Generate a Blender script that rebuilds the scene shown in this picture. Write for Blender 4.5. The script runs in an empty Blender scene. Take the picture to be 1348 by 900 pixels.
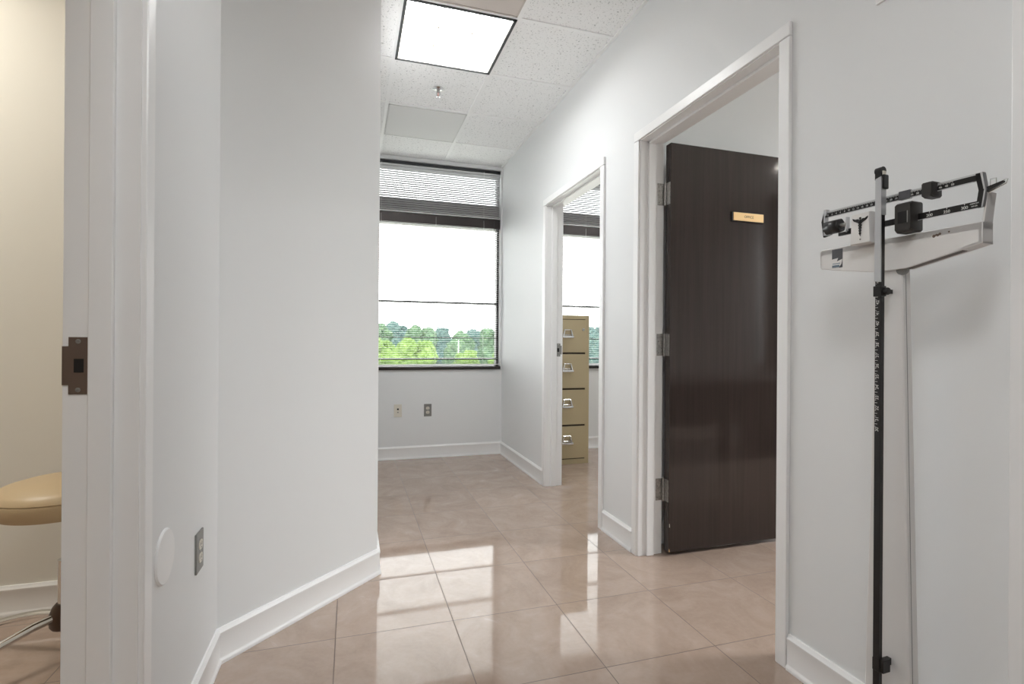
import bpy, bmesh, math, random
from mathutils import Vector, Matrix, noise
random.seed(7)
SC = bpy.context.scene
C = SC.collection
PI = math.pi
R = math.radians

# ------------------------------------------------------------------ helpers
def lin(c):
    return tuple(((v/255)/12.92 if v/255 <= .04045 else ((v/255+.055)/1.055)**2.4) for v in c)

def mat(name, col, rough=.5, metal=0.0, spec=.5, coat=0.0, emit=None, strength=0):
    m = bpy.data.materials.new(name); m.use_nodes = True
    b = m.node_tree.nodes['Principled BSDF']
    b.inputs['Base Color'].default_value = (*col, 1)
    b.inputs['Roughness'].default_value = rough
    b.inputs['Metallic'].default_value = metal
    b.inputs['Specular IOR Level'].default_value = spec
    b.inputs['Coat Weight'].default_value = coat
    if emit:
        b.inputs['Emission Color'].default_value = (*emit, 1)
        b.inputs['Emission Strength'].default_value = strength
    return m

def nd(m, typ, **kw):
    n = m.node_tree.nodes.new(typ)
    for k, v in kw.items(): setattr(n, k, v)
    return n

def lk(m, a, b): m.node_tree.links.new(a, b)
def bsdf(m): return m.node_tree.nodes['Principled BSDF']

def objcoord(m):
    return nd(m, 'ShaderNodeNewGeometry').outputs['Position']

def math_(m, op, a, b=None, c=None):
    n = nd(m, 'ShaderNodeMath', operation=op)
    for i, v in enumerate((a, b, c)):
        if v is None: continue
        if isinstance(v, (int, float)): n.inputs[i].default_value = v
        else: lk(m, v, n.inputs[i])
    return n.outputs[0]

def ramp(m, fac, stops):
    n = nd(m, 'ShaderNodeValToRGB')
    e = n.color_ramp.elements
    while len(e) < len(stops): e.new(.5)
    for i, (p, c) in enumerate(stops):
        e[i].position = p; e[i].color = (*c, 1)
    lk(m, fac, n.inputs[0])
    return n.outputs[0]

def noise_tex(m, vec, scale, detail=4, rough=.55, dist=0):
    n = nd(m, 'ShaderNodeTexNoise')
    n.inputs['Scale'].default_value = scale; n.inputs['Detail'].default_value = detail
    n.inputs['Roughness'].default_value = rough; n.inputs['Distortion'].default_value = dist
    if vec: lk(m, vec, n.inputs['Vector'])
    return n.outputs['Fac']

def bump(m, h, strength, dist=.001):
    n = nd(m, 'ShaderNodeBump'); n.inputs['Strength'].default_value = strength
    n.inputs['Distance'].default_value = dist
    lk(m, h, n.inputs['Height']); lk(m, n.outputs[0], bsdf(m).inputs['Normal'])

class MB:
    """collects shapes; build() links them as one mesh object"""
    def __init__(s): s.bm = bmesh.new()
    def _take(s, t, M=None):
        if M is not None: bmesh.ops.transform(t, matrix=M, verts=t.verts)
        me = bpy.data.meshes.new('t'); t.to_mesh(me); t.free()
        s.bm.from_mesh(me); bpy.data.meshes.remove(me); return s
    def box(s, x0, x1, y0, y1, z0, z1, bev=0, seg=1, M=None):
        t = bmesh.new(); bmesh.ops.create_cube(t, size=1)
        bmesh.ops.scale(t, vec=(abs(x1-x0), abs(y1-y0), abs(z1-z0)), verts=t.verts)
        bmesh.ops.translate(t, vec=((x0+x1)/2, (y0+y1)/2, (z0+z1)/2), verts=t.verts)
        if bev:
            t.normal_update(); flat = [f.normal.copy() for f in t.faces]
            bmesh.ops.bevel(t, geom=t.edges[:], offset=bev, segments=seg, affect='EDGES', profile=.5)
            t.normal_update()
            for f in t.faces: f.smooth = seg > 1 and not any(f.normal.dot(q) > .9995 for q in flat)
        return s._take(t, M)
    def prism(s, poly, a0, a1, axis='y', bev=0, seg=1, M=None):
        """poly: 2-D outline; axis x: (y,z), y: (x,z), z: (x,y)"""
        t = bmesh.new()
        def P(p, a):
            return {'x': (a, p[0], p[1]), 'y': (p[0], a, p[1]), 'z': (p[0], p[1], a)}[axis]
        A = [t.verts.new(P(p, a0)) for p in poly]; B = [t.verts.new(P(p, a1)) for p in poly]
        t.faces.new(A); t.faces.new(B[::-1]); n = len(poly)
        for i in range(n): t.faces.new((A[i], B[i], B[(i+1) % n], A[(i+1) % n]))
        bmesh.ops.recalc_face_normals(t, faces=t.faces)
        if bev:
            t.normal_update(); flat = [f.normal.copy() for f in t.faces]
            bmesh.ops.bevel(t, geom=t.edges[:], offset=bev, segments=seg, affect='EDGES', profile=.5)
            t.normal_update()
            for f in t.faces: f.smooth = seg > 1 and not any(f.normal.dot(q) > .9995 for q in flat)
        return s._take(t, M)
    def loft(s, rings, cap=True, M=None):
        t = bmesh.new(); V = [[t.verts.new(p) for p in r] for r in rings]; n = len(rings[0])
        for a, b in zip(V, V[1:]):
            for i in range(n): t.faces.new((a[i], a[(i+1) % n], b[(i+1) % n], b[i])).smooth = True
        if cap: t.faces.new(V[0][::-1]); t.faces.new(V[-1])
        bmesh.ops.recalc_face_normals(t, faces=t.faces)
        return s._take(t, M)
    def lathe(s, prof, n=32, M=None):
        rings = [[(r*math.cos(2*PI*i/n), r*math.sin(2*PI*i/n), z) for i in range(n)] for r, z in prof]
        return s.loft(rings, M=M)
    def tube(s, path, r, n=12, M=None):
        path = [Vector(p) for p in path]; rr = r if isinstance(r, (list, tuple)) else [r]*len(path)
        rings = []; up = None
        for i, p in enumerate(path):
            d = (path[min(i+1, len(path)-1)]-path[max(i-1, 0)]).normalized()
            if up is None:
                up = d.orthogonal().normalized()
            up = (up - d*up.dot(d)).normalized(); sd = d.cross(up)
            rings.append([tuple(p+(up*math.cos(2*PI*k/n)+sd*math.sin(2*PI*k/n))*rr[i]) for k in range(n)])
        return s.loft(rings, M=M)
    def build(s, name, m, parent=None, smooth=True, ang=35):
        me = bpy.data.meshes.new(name); s.bm.to_mesh(me); s.bm.free()
        me.materials.append(m)
        if smooth:
            keep = [p.use_smooth for p in me.polygons]
            me.set_sharp_from_angle(angle=R(ang))
            for p, k in zip(me.polygons, keep): p.use_smooth = k
        else:
            for p in me.polygons: p.use_smooth = False
        o = bpy.data.objects.new(name, me); C.objects.link(o)
        if parent: o.parent = parent
        return o

def tag(o, label=None, cat=None, group=None, kind=None):
    if label: o['label'] = label
    if cat: o['category'] = cat
    if group: o['group'] = group
    if kind: o['kind'] = kind
    return o

def empty(name, loc=(0, 0, 0), rz=0):
    o = bpy.data.objects.new(name, None); o.empty_display_size = .1
    o.location = loc; o.rotation_euler = (0, 0, rz); C.objects.link(o); return o

def struct(o, label, cat): return tag(o, label, cat, kind='structure')

def copy_tree(o, parent=None):
    c = o.copy(); C.objects.link(c)
    if parent: c.parent = parent
    for ch in list(o.children): copy_tree(ch, c)
    return c

def text_mesh(body, size, ext=.0002, align='CENTER', shear=0, space=1.0):
    cu = bpy.data.curves.new('t', 'FONT'); cu.body = body; cu.size = size; cu.extrude = ext
    cu.align_x = align; cu.align_y = 'CENTER'; cu.shear = shear; cu.space_character = space
    o = bpy.data.objects.new('t', cu); C.objects.link(o)
    dg = bpy.context.evaluated_depsgraph_get(); dg.update()
    me = bpy.data.meshes.new_from_object(o.evaluated_get(dg))
    bpy.data.objects.remove(o); bpy.data.curves.remove(cu)
    return me

def add_text(mb, body, size, M, **kw):
    me = text_mesh(body, size, **kw); me.transform(M); mb.bm.from_mesh(me); bpy.data.meshes.remove(me)

# ------------------------------------------------------------------ dimensions
H = 2.837                    # ceiling height
XR, XR2 = 1.430, 1.550       # right wall, its two faces
XL, XL2 = -.430, -.545       # left wall, its two faces
YB, YB2 = 4.956, 5.130       # window wall
T, FX, FY = .4412, -.0473, 2.0308   # floor tile
G, GX, GY = .6096, .2399, 2.6563    # ceiling module

# ------------------------------------------------------------------ materials
def wall_mat(name, col):
    m = mat(name, col, .55, spec=.3)
    p = objcoord(m)
    n = noise_tex(m, p, 260, 3)
    bump(m, n, .06, .0008)
    return m
M_wall = wall_mat('wall_paint', (.79, .80, .805))
M_beige = wall_mat('beige_wall_paint', (.78, .76, .70))
M_trim = mat('white_trim_paint', (.88, .88, .88), .32)
_n = noise_tex(M_trim, objcoord(M_trim), 90, 3); bump(M_trim, _n, .05, .0006)

# floor: polished pinkish-tan tile with thin grout
M_floor = mat('polished_tile', (.5, .36, .28), .045, spec=.95, coat=0.0); bsdf(M_floor).inputs['Coat Roughness'].default_value = .03
def make_floor(m):
    p = objcoord(m)
    sx = nd(m, 'ShaderNodeSeparateXYZ'); lk(m, p, sx.inputs[0])
    def edge(c, o):
        u = math_(m, 'DIVIDE', math_(m, 'SUBTRACT', c, o), T)
        fr = math_(m, 'FRACT', u)
        d = math_(m, 'MINIMUM', fr, math_(m, 'SUBTRACT', 1.0, fr))
        return d, math_(m, 'FLOOR', u)
    dx, ix = edge(sx.outputs[0], FX); dy, iy = edge(sx.outputs[1], FY)
    dmin = math_(m, 'MINIMUM', dx, dy)
    grout = math_(m, 'LESS_THAN', dmin, .0022/T*.5*1.5)
    cell = nd(m, 'ShaderNodeCombineXYZ'); lk(m, ix, cell.inputs[0]); lk(m, iy, cell.inputs[1])
    wn = nd(m, 'ShaderNodeTexWhiteNoise', noise_dimensions='3D'); lk(m, cell.outputs[0], wn.inputs['Vector'])
    off = nd(m, 'ShaderNodeVectorMath', operation='SCALE'); lk(m, wn.outputs['Color'], off.inputs[0]); off.inputs['Scale'].default_value = 9
    pv = nd(m, 'ShaderNodeVectorMath', operation='ADD'); lk(m, p, pv.inputs[0]); lk(m, off.outputs[0], pv.inputs[1])
    n1 = noise_tex(m, pv.outputs[0], 4.0, 8, .65, 1.2)
    base = ramp(m, n1, [(.30, lin((161, 141, 127))), (.5, lin((171, 151, 137))), (.66, lin((178, 159, 146))), (.8, lin((198, 183, 172)))])
    n2 = noise_tex(m, pv.outputs[0], 60, 4, .6)
    mx = nd(m, 'ShaderNodeMix', data_type='RGBA', blend_type='MULTIPLY'); mx.inputs['Factor'].default_value = .25
    lk(m, base, mx.inputs['A']); lk(m, ramp(m, n2, [(.3, (.82, .8, .78)), (.6, (1, 1, 1))]), mx.inputs['B'])
    # a small tone step from tile to tile
    hv = nd(m, 'ShaderNodeHueSaturation'); lk(m, mx.outputs['Result'], hv.inputs['Color'])
    lk(m, math_(m, 'MULTIPLY_ADD', wn.outputs['Value'], .08, .96), hv.inputs['Value'])
    g = nd(m, 'ShaderNodeMix', data_type='RGBA'); lk(m, grout, g.inputs['Factor'])
    lk(m, hv.outputs[0], g.inputs['A']); g.inputs['B'].default_value = (*lin((96, 78, 66)), 1)
    lk(m, g.outputs['Result'], bsdf(m).inputs['Base Color'])
    rg = math_(m, 'MULTIPLY_ADD', grout, .5, .045); lk(m, rg, bsdf(m).inputs['Roughness'])
    hb = noise_tex(m, p, 22, 3)
    h2 = math_(m, 'SUBTRACT', math_(m, 'MULTIPLY', hb, .10), math_(m, 'MULTIPLY', grout, .5))
    bump(m, h2, .03, .002)
make_floor(M_floor)

# mineral-fibre ceiling tile
M_ceil = mat('ceiling_tile', (.88, .88, .88), .9, spec=.1)
def make_ceiling(m):
    p = objcoord(m)
    n = noise_tex(m, p, 95, 3, .6, .6)
    c = ramp(m, n, [(.345, (.5, .5, .5)), (.40, (.93, .93, .93))])
    lk(m, c, bsdf(m).inputs['Base Color'])
    bump(m, n, .2, .002)
make_ceiling(M_ceil)
M_grid = mat('ceiling_grid_paint', (.93, .93, .93), .5)
M_dark = mat('bronze_aluminium', lin((58, 52, 52)), .38, .35)
M_sill = mat('dark_sill', lin((44, 38, 35)), .4)
M_slat = mat('blind_slat', (.58, .58, .59), .45)
M_rail = mat('blind_rail_white', lin((240, 240, 240)), .4)
M_headrail = mat('blind_headrail', lin((52, 54, 58)), .4)
M_black = mat('black_enamel', lin((22, 20, 20)), .32)
M_blackp = mat('black_plastic', lin((46, 43, 41)), .42)
M_white = mat('white_enamel', lin((226, 224, 222)), .3)
M_ink = mat('white_marking', lin((225, 225, 222)), .5)
M_alu = mat('brushed_aluminium', lin((200, 201, 203)), .35, .7)
M_chrome = mat('chrome', lin((225, 225, 225)), .09, 1.0)
M_steel = mat('satin_steel', lin((176, 174, 170)), .33, .85)
_n = noise_tex(M_steel, objcoord(M_steel), 120, 4); lk(M_steel, ramp(M_steel, _n, [(.3, lin((150, 148, 145))), (.7, lin((192, 190, 187)))]), bsdf(M_steel).inputs['Base Color'])
M_brown = mat('brown_metal', lin((116, 100, 90)), .42, .6)
M_hole = mat('dark_recess', lin((12, 10, 9)), .6)
M_plate = mat('grey_plate', lin((142, 141, 138)), .4, .45)
M_ivory = mat('ivory_plastic', lin((222, 217, 205)), .4)
M_cover = mat('white_cover', lin((240, 240, 240)), .45)
M_gold = mat('gold_plate', lin((222, 186, 130)), .38, .25)
M_goldtext = mat('engraving', lin((52, 36, 22)), .6)
M_vinyl = mat('tan_vinyl', lin((186, 164, 130)), .42)
_n = noise_tex(M_vinyl, objcoord(M_vinyl), 300, 3); bump(M_vinyl, _n, .15, .0006)
M_hub = mat('brown_plastic', lin((74, 52, 36)), .4)
M_cab = mat('putty_paint', lin((186, 170, 136)), .45)
_n = noise_tex(M_cab, objcoord(M_cab), 420, 2); bump(M_cab, _n, .1, .0005)
M_gap = mat('drawer_gap', lin((60, 50, 36)), .7)
M_vent = mat('vent_panel', lin((226, 226, 225)), .6)
M_vent2 = mat('taupe_panel', lin((206, 197, 191)), .6)
M_ltrim = mat('fixture_trim', lin((40, 40, 44)), .4)
M_refl = mat('fixture_reflector', lin((246, 238, 226)), .25, .15)
M_louver = mat('louver_blade', lin((214, 200, 186)), .22, .9)
M_desk = mat('dark_desk_wood', lin((38, 28, 24)), .35)
M_label = mat('label_grey', lin((84, 84, 88)), .4)
M_label2 = mat('label_blue', lin((112, 128, 142)), .4)
M_chip = mat('bare_wood', lin((205, 165, 110)), .6)
M_seal = mat('bulb_red', lin((190, 60, 50)), .2)

def warm_emit(name, col, s):
    m = bpy.data.materials.new(name); m.use_nodes = True
    nt = m.node_tree; nt.nodes.clear()
    e = nt.nodes.new('ShaderNodeEmission'); o = nt.nodes.new('ShaderNodeOutputMaterial')
    e.inputs[0].default_value = (*col, 1); e.inputs[1].default_value = s
    nt.links.new(e.outputs[0], o.inputs[0]); return m
L_HALL, L_REAR, L_EXAM, L_OFF = 22.5, 23.5, 37.0, 132.0
M_lamp = warm_emit('lit_lamp', (.95, .98, 1.0), L_HALL)
M_lamp_r = warm_emit('lit_lamp_added', (.95, .98, 1.0), L_REAR)  # emission of the added lamp behind the viewpoint
M_lamp_w = warm_emit('lit_lamp_warm', (1.0, .955, .86), L_EXAM)
M_lamp_o = warm_emit('lit_lamp_office', (.98, .99, 1.0), L_OFF)

# espresso door veneer: dark, satin lacquer
M_door = mat('espresso_veneer', lin((50, 42, 39)), .08, spec=.5)
def make_door(m):
    p = objcoord(m)
    mp = nd(m, 'ShaderNodeMapping'); mp.inputs['Scale'].default_value = (60, 60, 1.6); lk(m, p, mp.inputs['Vector'])
    n = noise_tex(m, mp.outputs[0], 1.0, 5, .6, .4)
    lk(m, ramp(m, n, [(.3, lin((50, 43, 40))), (.7, lin((57, 49, 46)))]), bsdf(m).inputs['Base Color'])
    bump(m, n, .004, .0008)
make_door(M_door)

# glass: thin clear pane with a weak mirror
M_glass = bpy.data.materials.new('window_glass'); M_glass.use_nodes = True
nt = M_glass.node_tree; nt.nodes.clear()
tr = nt.nodes.new('ShaderNodeBsdfTransparent'); tr.inputs[0].default_value = (.965, .98, .97, 1)
gl = nt.nodes.new('ShaderNodeBsdfGlossy'); gl.inputs['Roughness'].default_value = .02
fr = nt.nodes.new('ShaderNodeFresnel'); fr.inputs[0].default_value = 1.45
mxs = nt.nodes.new('ShaderNodeMixShader'); ou = nt.nodes.new('ShaderNodeOutputMaterial')
nt.links.new(fr.outputs[0], mxs.inputs[0]); nt.links.new(tr.outputs[0], mxs.inputs[1]); nt.links.new(gl.outputs[0], mxs.inputs[2]); nt.links.new(mxs.outputs[0], ou.inputs[0])

def leaf_mat(name, a, b, c):
    m = mat(name, b, .8, spec=.15)
    p = objcoord(m)
    n = noise_tex(m, p, 3.0, 8, .75)
    lk(m, ramp(m, n, [(.32, a), (.5, b), (.66, c)]), bsdf(m).inputs['Base Color'])
    return m
M_leafA = leaf_mat('foliage_bright', (.045, .085, .02), (.10, .16, .04), (.165, .22, .07))
M_leafB = leaf_mat('foliage_mid', (.03, .06, .035), (.07, .12, .07), (.12, .175, .085))
M_leafC = leaf_mat('foliage_dark', (.022, .048, .048), (.055, .095, .09), (.10, .15, .11))
M_bark = mat('bark', (.08, .06, .045), .9)
M_ground = leaf_mat('pale_bounce_ground', (.55, .56, .50), (.62, .63, .58), (.68, .68, .64))  # pale ground colour, raised so daylight bounces up to the ceiling

# ------------------------------------------------------------------ camera
cd = bpy.data.cameras.new('camera'); co = bpy.data.objects.new('camera', cd); C.objects.link(co)
cd.sensor_width = 36; cd.lens = 683.87/1348*36; cd.clip_start = .02; cd.clip_end = 500
yaw, pit, rol, HC = R(17.23), R(.032), R(.396), 1.102
Fv = Vector((math.sin(yaw)*math.cos(pit), math.cos(yaw)*math.cos(pit), math.sin(pit)))
Rv = Vector((math.cos(yaw), -math.sin(yaw), 0)); Uv = Rv.cross(Fv)
R3 = Rv*math.cos(rol)+Uv*math.sin(rol); U3 = Uv*math.cos(rol)-Rv*math.sin(rol)
co.matrix_world = Matrix(((R3.x, U3.x, -Fv.x, 0), (R3.y, U3.y, -Fv.y, 0), (R3.z, U3.z, -Fv.z, HC), (0, 0, 0, 1)))
SC.camera = co

# ------------------------------------------------------------------ room shell
X0, X1, Y0 = -3.2, 4.60, -2.2
struct(MB().box(X0-.15, X1+.15, Y0-.15, YB2, -.12, 0).build('floor', M_floor, smooth=False), 'polished pinkish tan square tile floor with thin dark grout', 'floor')
FIX = [(GX, GY), (GX-G, GY-5*G), (-2.2, 1.6), (3.95, .50), (2.5, 3.6)]     # lower corners of the recessed fixtures
cm = MB()
bx = sorted([X0-.15, X1+.15]+[v for a, b in FIX for v in (a+.006, a+G-.006)]); by = sorted([Y0-.15, YB2]+[v for a, b in FIX for v in (b+.006, b+G-.006)])
for ya, yb in zip(by, by[1:]):
    run = None
    for xa, xb in zip(bx, bx[1:]):
        hole = any(a+.005 < (xa+xb)/2 < a+G-.005 and b+.005 < (ya+yb)/2 < b+G-.005 for a, b in FIX)
        if hole:
            if run is not None: cm.box(run, xa, ya, yb, H+.004, H+.12); run = None
        elif run is None: run = xa
    if run is not None: cm.box(run, bx[-1], ya, yb, H+.004, H+.12)
ceil = struct(cm.build('ceiling', M_ceil, smooth=False), 'white speckled acoustic tile ceiling in a square grid', 'ceiling')
g = MB()
ys = [GY+G*k for k in range(-8, 4)]; xs = [GX, GX+G]
for y in ys: g.box(XL2-.9, XR, y-.012, y+.012, H-.001, H+.012)
for x in [GX-G, GX, GX+G]: g.box(x-.012, x+.012, Y0, YB, H-.0016, H+.012)
g.box(XR-.02, XR, Y0, YB, H-.0022, H+.012)
g.build('ceiling_grid', M_grid, ceil, smooth=False)

DH = 2.150      # opening heights
# right wall with three doorways
D_FAR, D_NEAR, D_THIRD = (2.815, 3.725), (1.457, 2.373), (-.18, .735)
w = MB(); cuts = sorted([D_FAR, D_NEAR, D_THIRD]); y = Y0
for a, b in cuts:
    a -= .015; b += .015
    w.box(XR, XR2, y, a, 0, H); w.box(XR, XR2, a, b, DH+.015, H); y = b
w.box(XR, XR2, y, YB, 0, H)
struct(w.build('wall_right', M_wall, smooth=False), 'long pale grey wall with doorways on the right of the hall', 'wall')
# left wall with doorway
D_LEFT = (.365, 1.280)
w = MB()
w.box(XL2, XL, Y0, D_LEFT[0]-.015, 0, H); w.box(XL2, XL, D_LEFT[0]-.015, D_LEFT[1]+.015, DH+.015, H); w.box(XL2, XL, D_LEFT[1]+.015, 2.04, 0, H)
struct(w.build('wall_left', M_wall, smooth=False), 'short pale grey wall with an outlet beside the left doorway', 'wall')
# diagonal wall
XI = .126
cx0, cy0 = XL, 1.985
cy1 = cy0+(XI-XL)
w = MB(); w.prism([(XL2, cy0-.0), (XL, cy0), (XI, cy1), (XI, cy1+.05), (XI-.1, cy1+.05), (XL2, cy0+.10)], 0, H, 'z')
struct(w.build('wall_diagonal', M_wall, smooth=False), 'pale grey wall running diagonally from the left doorway wall', 'wall')
struct(MB().box(XI-.1, XI, cy1+.05, YB, 0, H).build('wall_inner', M_wall, smooth=False), 'hall wall hidden behind the diagonal corner', 'wall')
# window wall
W1, W2 = (XI+.004, 1.414), (1.64, 3.05)
WZ = (.835, 2.802)
w = MB(); x = X0
for a, b in (W1, W2):
    w.box(x, a, YB, YB2, 0, H); w.box(a, b, YB, YB2, 0, WZ[0]); w.box(a, b, YB, YB2, WZ[1], H); x = b
w.box(x, X1, YB, YB2, 0, H)
struct(w.build('wall_back', M_wall, smooth=False), 'pale grey end wall holding the windows', 'wall')
struct(MB().box(X0, XL2, 2.57, 2.67, 0, H).build('wall_exam', M_beige, smooth=False), 'beige wall inside the left room behind the stool', 'wall')
struct(MB().box(X0-.12, X0, Y0, YB, 0, H).build('wall_exam_side', M_beige, smooth=False), 'beige side wall of the left room', 'wall')
struct(MB().box(X0, XR2, Y0-.12, Y0, 0, H).build('wall_front', M_wall, smooth=False), 'wall closing the hall behind the viewpoint', 'wall')
struct(MB().box(XR2, X1, 2.50, 2.60, 0, H).build('wall_partition', M_wall, smooth=False), 'grey partition wall behind the open black door', 'wall')
struct(MB().box(XR2, X1, Y0-.12, Y0, 0, H).build('wall_office_front', M_wall, smooth=False), 'grey front wall of the office', 'wall')
W3 = (-.36, 1.70)
w = MB(); w.box(X1, X1+.15, Y0, W3[0], 0, H); w.box(X1, X1+.15, W3[1], YB, 0, H)
w.box(X1, X1+.15, *W3, 0, WZ[0]); w.box(X1, X1+.15, *W3, WZ[1], H)
struct(w.build('wall_office_right', M_wall, smooth=False), 'outer wall of the rooms on the right', 'wall')

# ---------------- baseboards: profile extruded along a run, with cap and shoe
def baseboard(name, p, q, nrm, label, ext0=0, ext1=0):
    """p,q: run along the wall face, nrm: unit 2-D normal to the room, ext0/1: mitre slopes at the ends"""
    p, q, nrm = Vector(p), Vector(q), Vector(nrm); d = (q-p).normalized()
    prof = [(0, 0), (.017, 0), (.0175, .006), (.016, .013), (.013, .017), (.0115, .022), (.0115, .094), (.0135, .100), (.0135, .107), (.009, .113), (.006, .120), (0, .120)]
    r0 = []; r1 = []
    for o, z in prof:
        a = p+nrm*o+d*(o*ext0); b = q+nrm*o+d*(o*ext1)
        r0.append((a.x, a.y, z)); r1.append((b.x, b.y, z))
    return struct(MB().loft([r0, r1]).build(name, M_trim, ang=25), label, 'baseboard')
s2 = math.sqrt(.5); t225 = math.tan(R(22.5))
baseboard('baseboard_left', (XL, 1.330), (XL, cy0), (1, 0), 'white baseboard under the outlet by the left doorway', 0, -t225)
baseboard('baseboard_diagonal', (XL, cy0), (XI, cy1), (s2, -s2), 'white baseboard along the diagonal wall', t225, t225)
baseboard('baseboard_inner', (XI, cy1), (XI, YB), (1, 0), 'white baseboard around the diagonal wall corner', -t225, -1)
baseboard('baseboard_back', (XI, YB), (XR, YB), (0, -1), 'white baseboard under the hall window', 1, -1)
baseboard('baseboard_right', (XR, YB), (XR, 3.778), (-1, 0), 'white baseboard right of the hall window up to the far doorway', 1, 0)
baseboard('baseboard_middle', (XR, 2.762), (XR, 2.428), (-1, 0), 'short white baseboard between the two right doorways', 0, 0)
baseboard('baseboard_near', (XR, 1.404), (XR, .790), (-1, 0), 'white baseboard behind the beam scale', 0, 0)
baseboard('baseboard_exam', (X0, 2.57), (XL2, 2.57), (0, -1), 'white baseboard in the left room behind the stool')
baseboard('baseboard_cabinet', (XR2, YB), (X1, YB), (0, -1), 'white baseboard behind the filing cabinet')
baseboard('baseboard_office', (XR2+.05, 2.50), (X1, 2.50), (0, -1), 'white baseboard behind the open black door')

# ---------------- door frames
def door_frame(name, xa, xb, ya, yb, label, room):
    """xa hall-side wall face, xb room-side face. room=+1: hall wall on the right. Opening ya..yb, parts are the frame's own"""
    root = struct(empty(name, ((xa+xb)/2, (ya+yb)/2, 0)), label, 'door frame')
    ox, oy = root.location.x, root.location.y
    s = room
    def loc(o): o.location = (-ox, -oy, 0); return o
    for side, x in (('hall', xa), ('room', xb)):
        dx = -s if side == 'hall' else s
        a, b = sorted((x, x+dx*.015)); cw = .05; rv = .004
        c = MB()
        for (y0, y1, z0, z1) in ((ya-cw, ya-rv, 0, DH+.001), (yb+rv, yb+cw, 0, DH+.001), (ya-cw, yb+cw, DH+rv, DH+cw)):
            c.box(a, b, y0, y1, z0, z1, .003, 2)
        loc(c.build('casing', M_trim, root))
    a, b = sorted((xa-s*.004, xb+s*.0148))
    j = MB(); th = .016
    j.box(a, b, yb-.0, yb+th-.0, 0, DH+th); j.box(a, b, ya-th, ya, 0, DH+th); j.box(a, b, ya-th, yb+th, DH, DH+th)
    loc(j.build('jamb', M_trim, root, smooth=False))
    a, b = sorted((xa+s*.040, xa+s*.083)); st = .013
    k = MB(); k.box(a, b, yb-st, yb, 0, DH, .002); k.box(a, b, ya, ya+st, 0, DH, .002); k.box(a, b, ya, yb, DH-st, DH, .002)
    loc(k.build('door_stop', M_trim, root))
    return root
tr_far = door_frame('trim_1', XR, XR2, *D_FAR, 'white door frame around the far right doorway showing the filing cabinet', 1)
tr_near = door_frame('trim_2', XR, XR2, *D_NEAR, 'white door frame around the open black door', 1)
tr_3 = door_frame('trim_3', XR, XR2, *D_THIRD, 'white door casing at the right edge beside the beam scale', 1)
tr_left = door_frame('trim_4', XL, XL2, *D_LEFT, 'white door frame with brown strike plate at the left', -1)
struct(MB().box(XR2-.045, XR2, D_THIRD[0]+.003, D_THIRD[1]-.003, .01, DH-.004, .002).build('door_2', M_door), 'closed dark door beside the beam scale', 'door')

# strike plates on the far jambs (facing -y)
def strike(root, xc, yj, zc, s, hgt=.117, m=M_brown):
    """xc: plate middle, s: direction of the room side (lip)"""
    ox, oy = root.location.x, root.location.y
    hw = .0165; y = yj-.0022
    out = [(-hw, -hgt/2), (hw, -hgt/2), (hw, -hgt*.34), (hw+.011, -hgt*.34), (hw+.011, hgt*.34), (hw, hgt*.34), (hw, hgt/2), (-hw, hgt/2)]
    poly = [(xc+s*a-ox, zc+b) for a, b in out]
    p = MB().prism(poly, y-oy, yj-oy, 'y', .0004).build('strike_plate', m, root)
    p['label'] = 'metal strike plate'
    h = MB().prism([(xc-ox+s*a, zc+b) for a, b in ((-.010, -.014), (-.003, -.0145), (.007, -.014), (.007, .014), (-.010, .014))], y-.0004-oy, y-oy, 'y'); hh = h.build('latch_hole', M_hole, p)
    for dz in (-hgt*.425, hgt*.425):
        t = Matrix.Translation((xc-ox, y-oy, zc+dz)) @ Matrix.Rotation(PI/2, 4, 'X')
        sc = MB().lathe([(.0001, 0), (.0048, 0), (.0042, .0006), (.0022, .0008), (.0018, .0002), (.0001, .0002)], 20, M=t).build('screw', M_steel, p)
strike(tr_left, -.533, D_LEFT[1], 1.048, -1)
strike(tr_far, 1.530, D_FAR[1], 1.045, 1, .10, M_plate)

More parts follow.
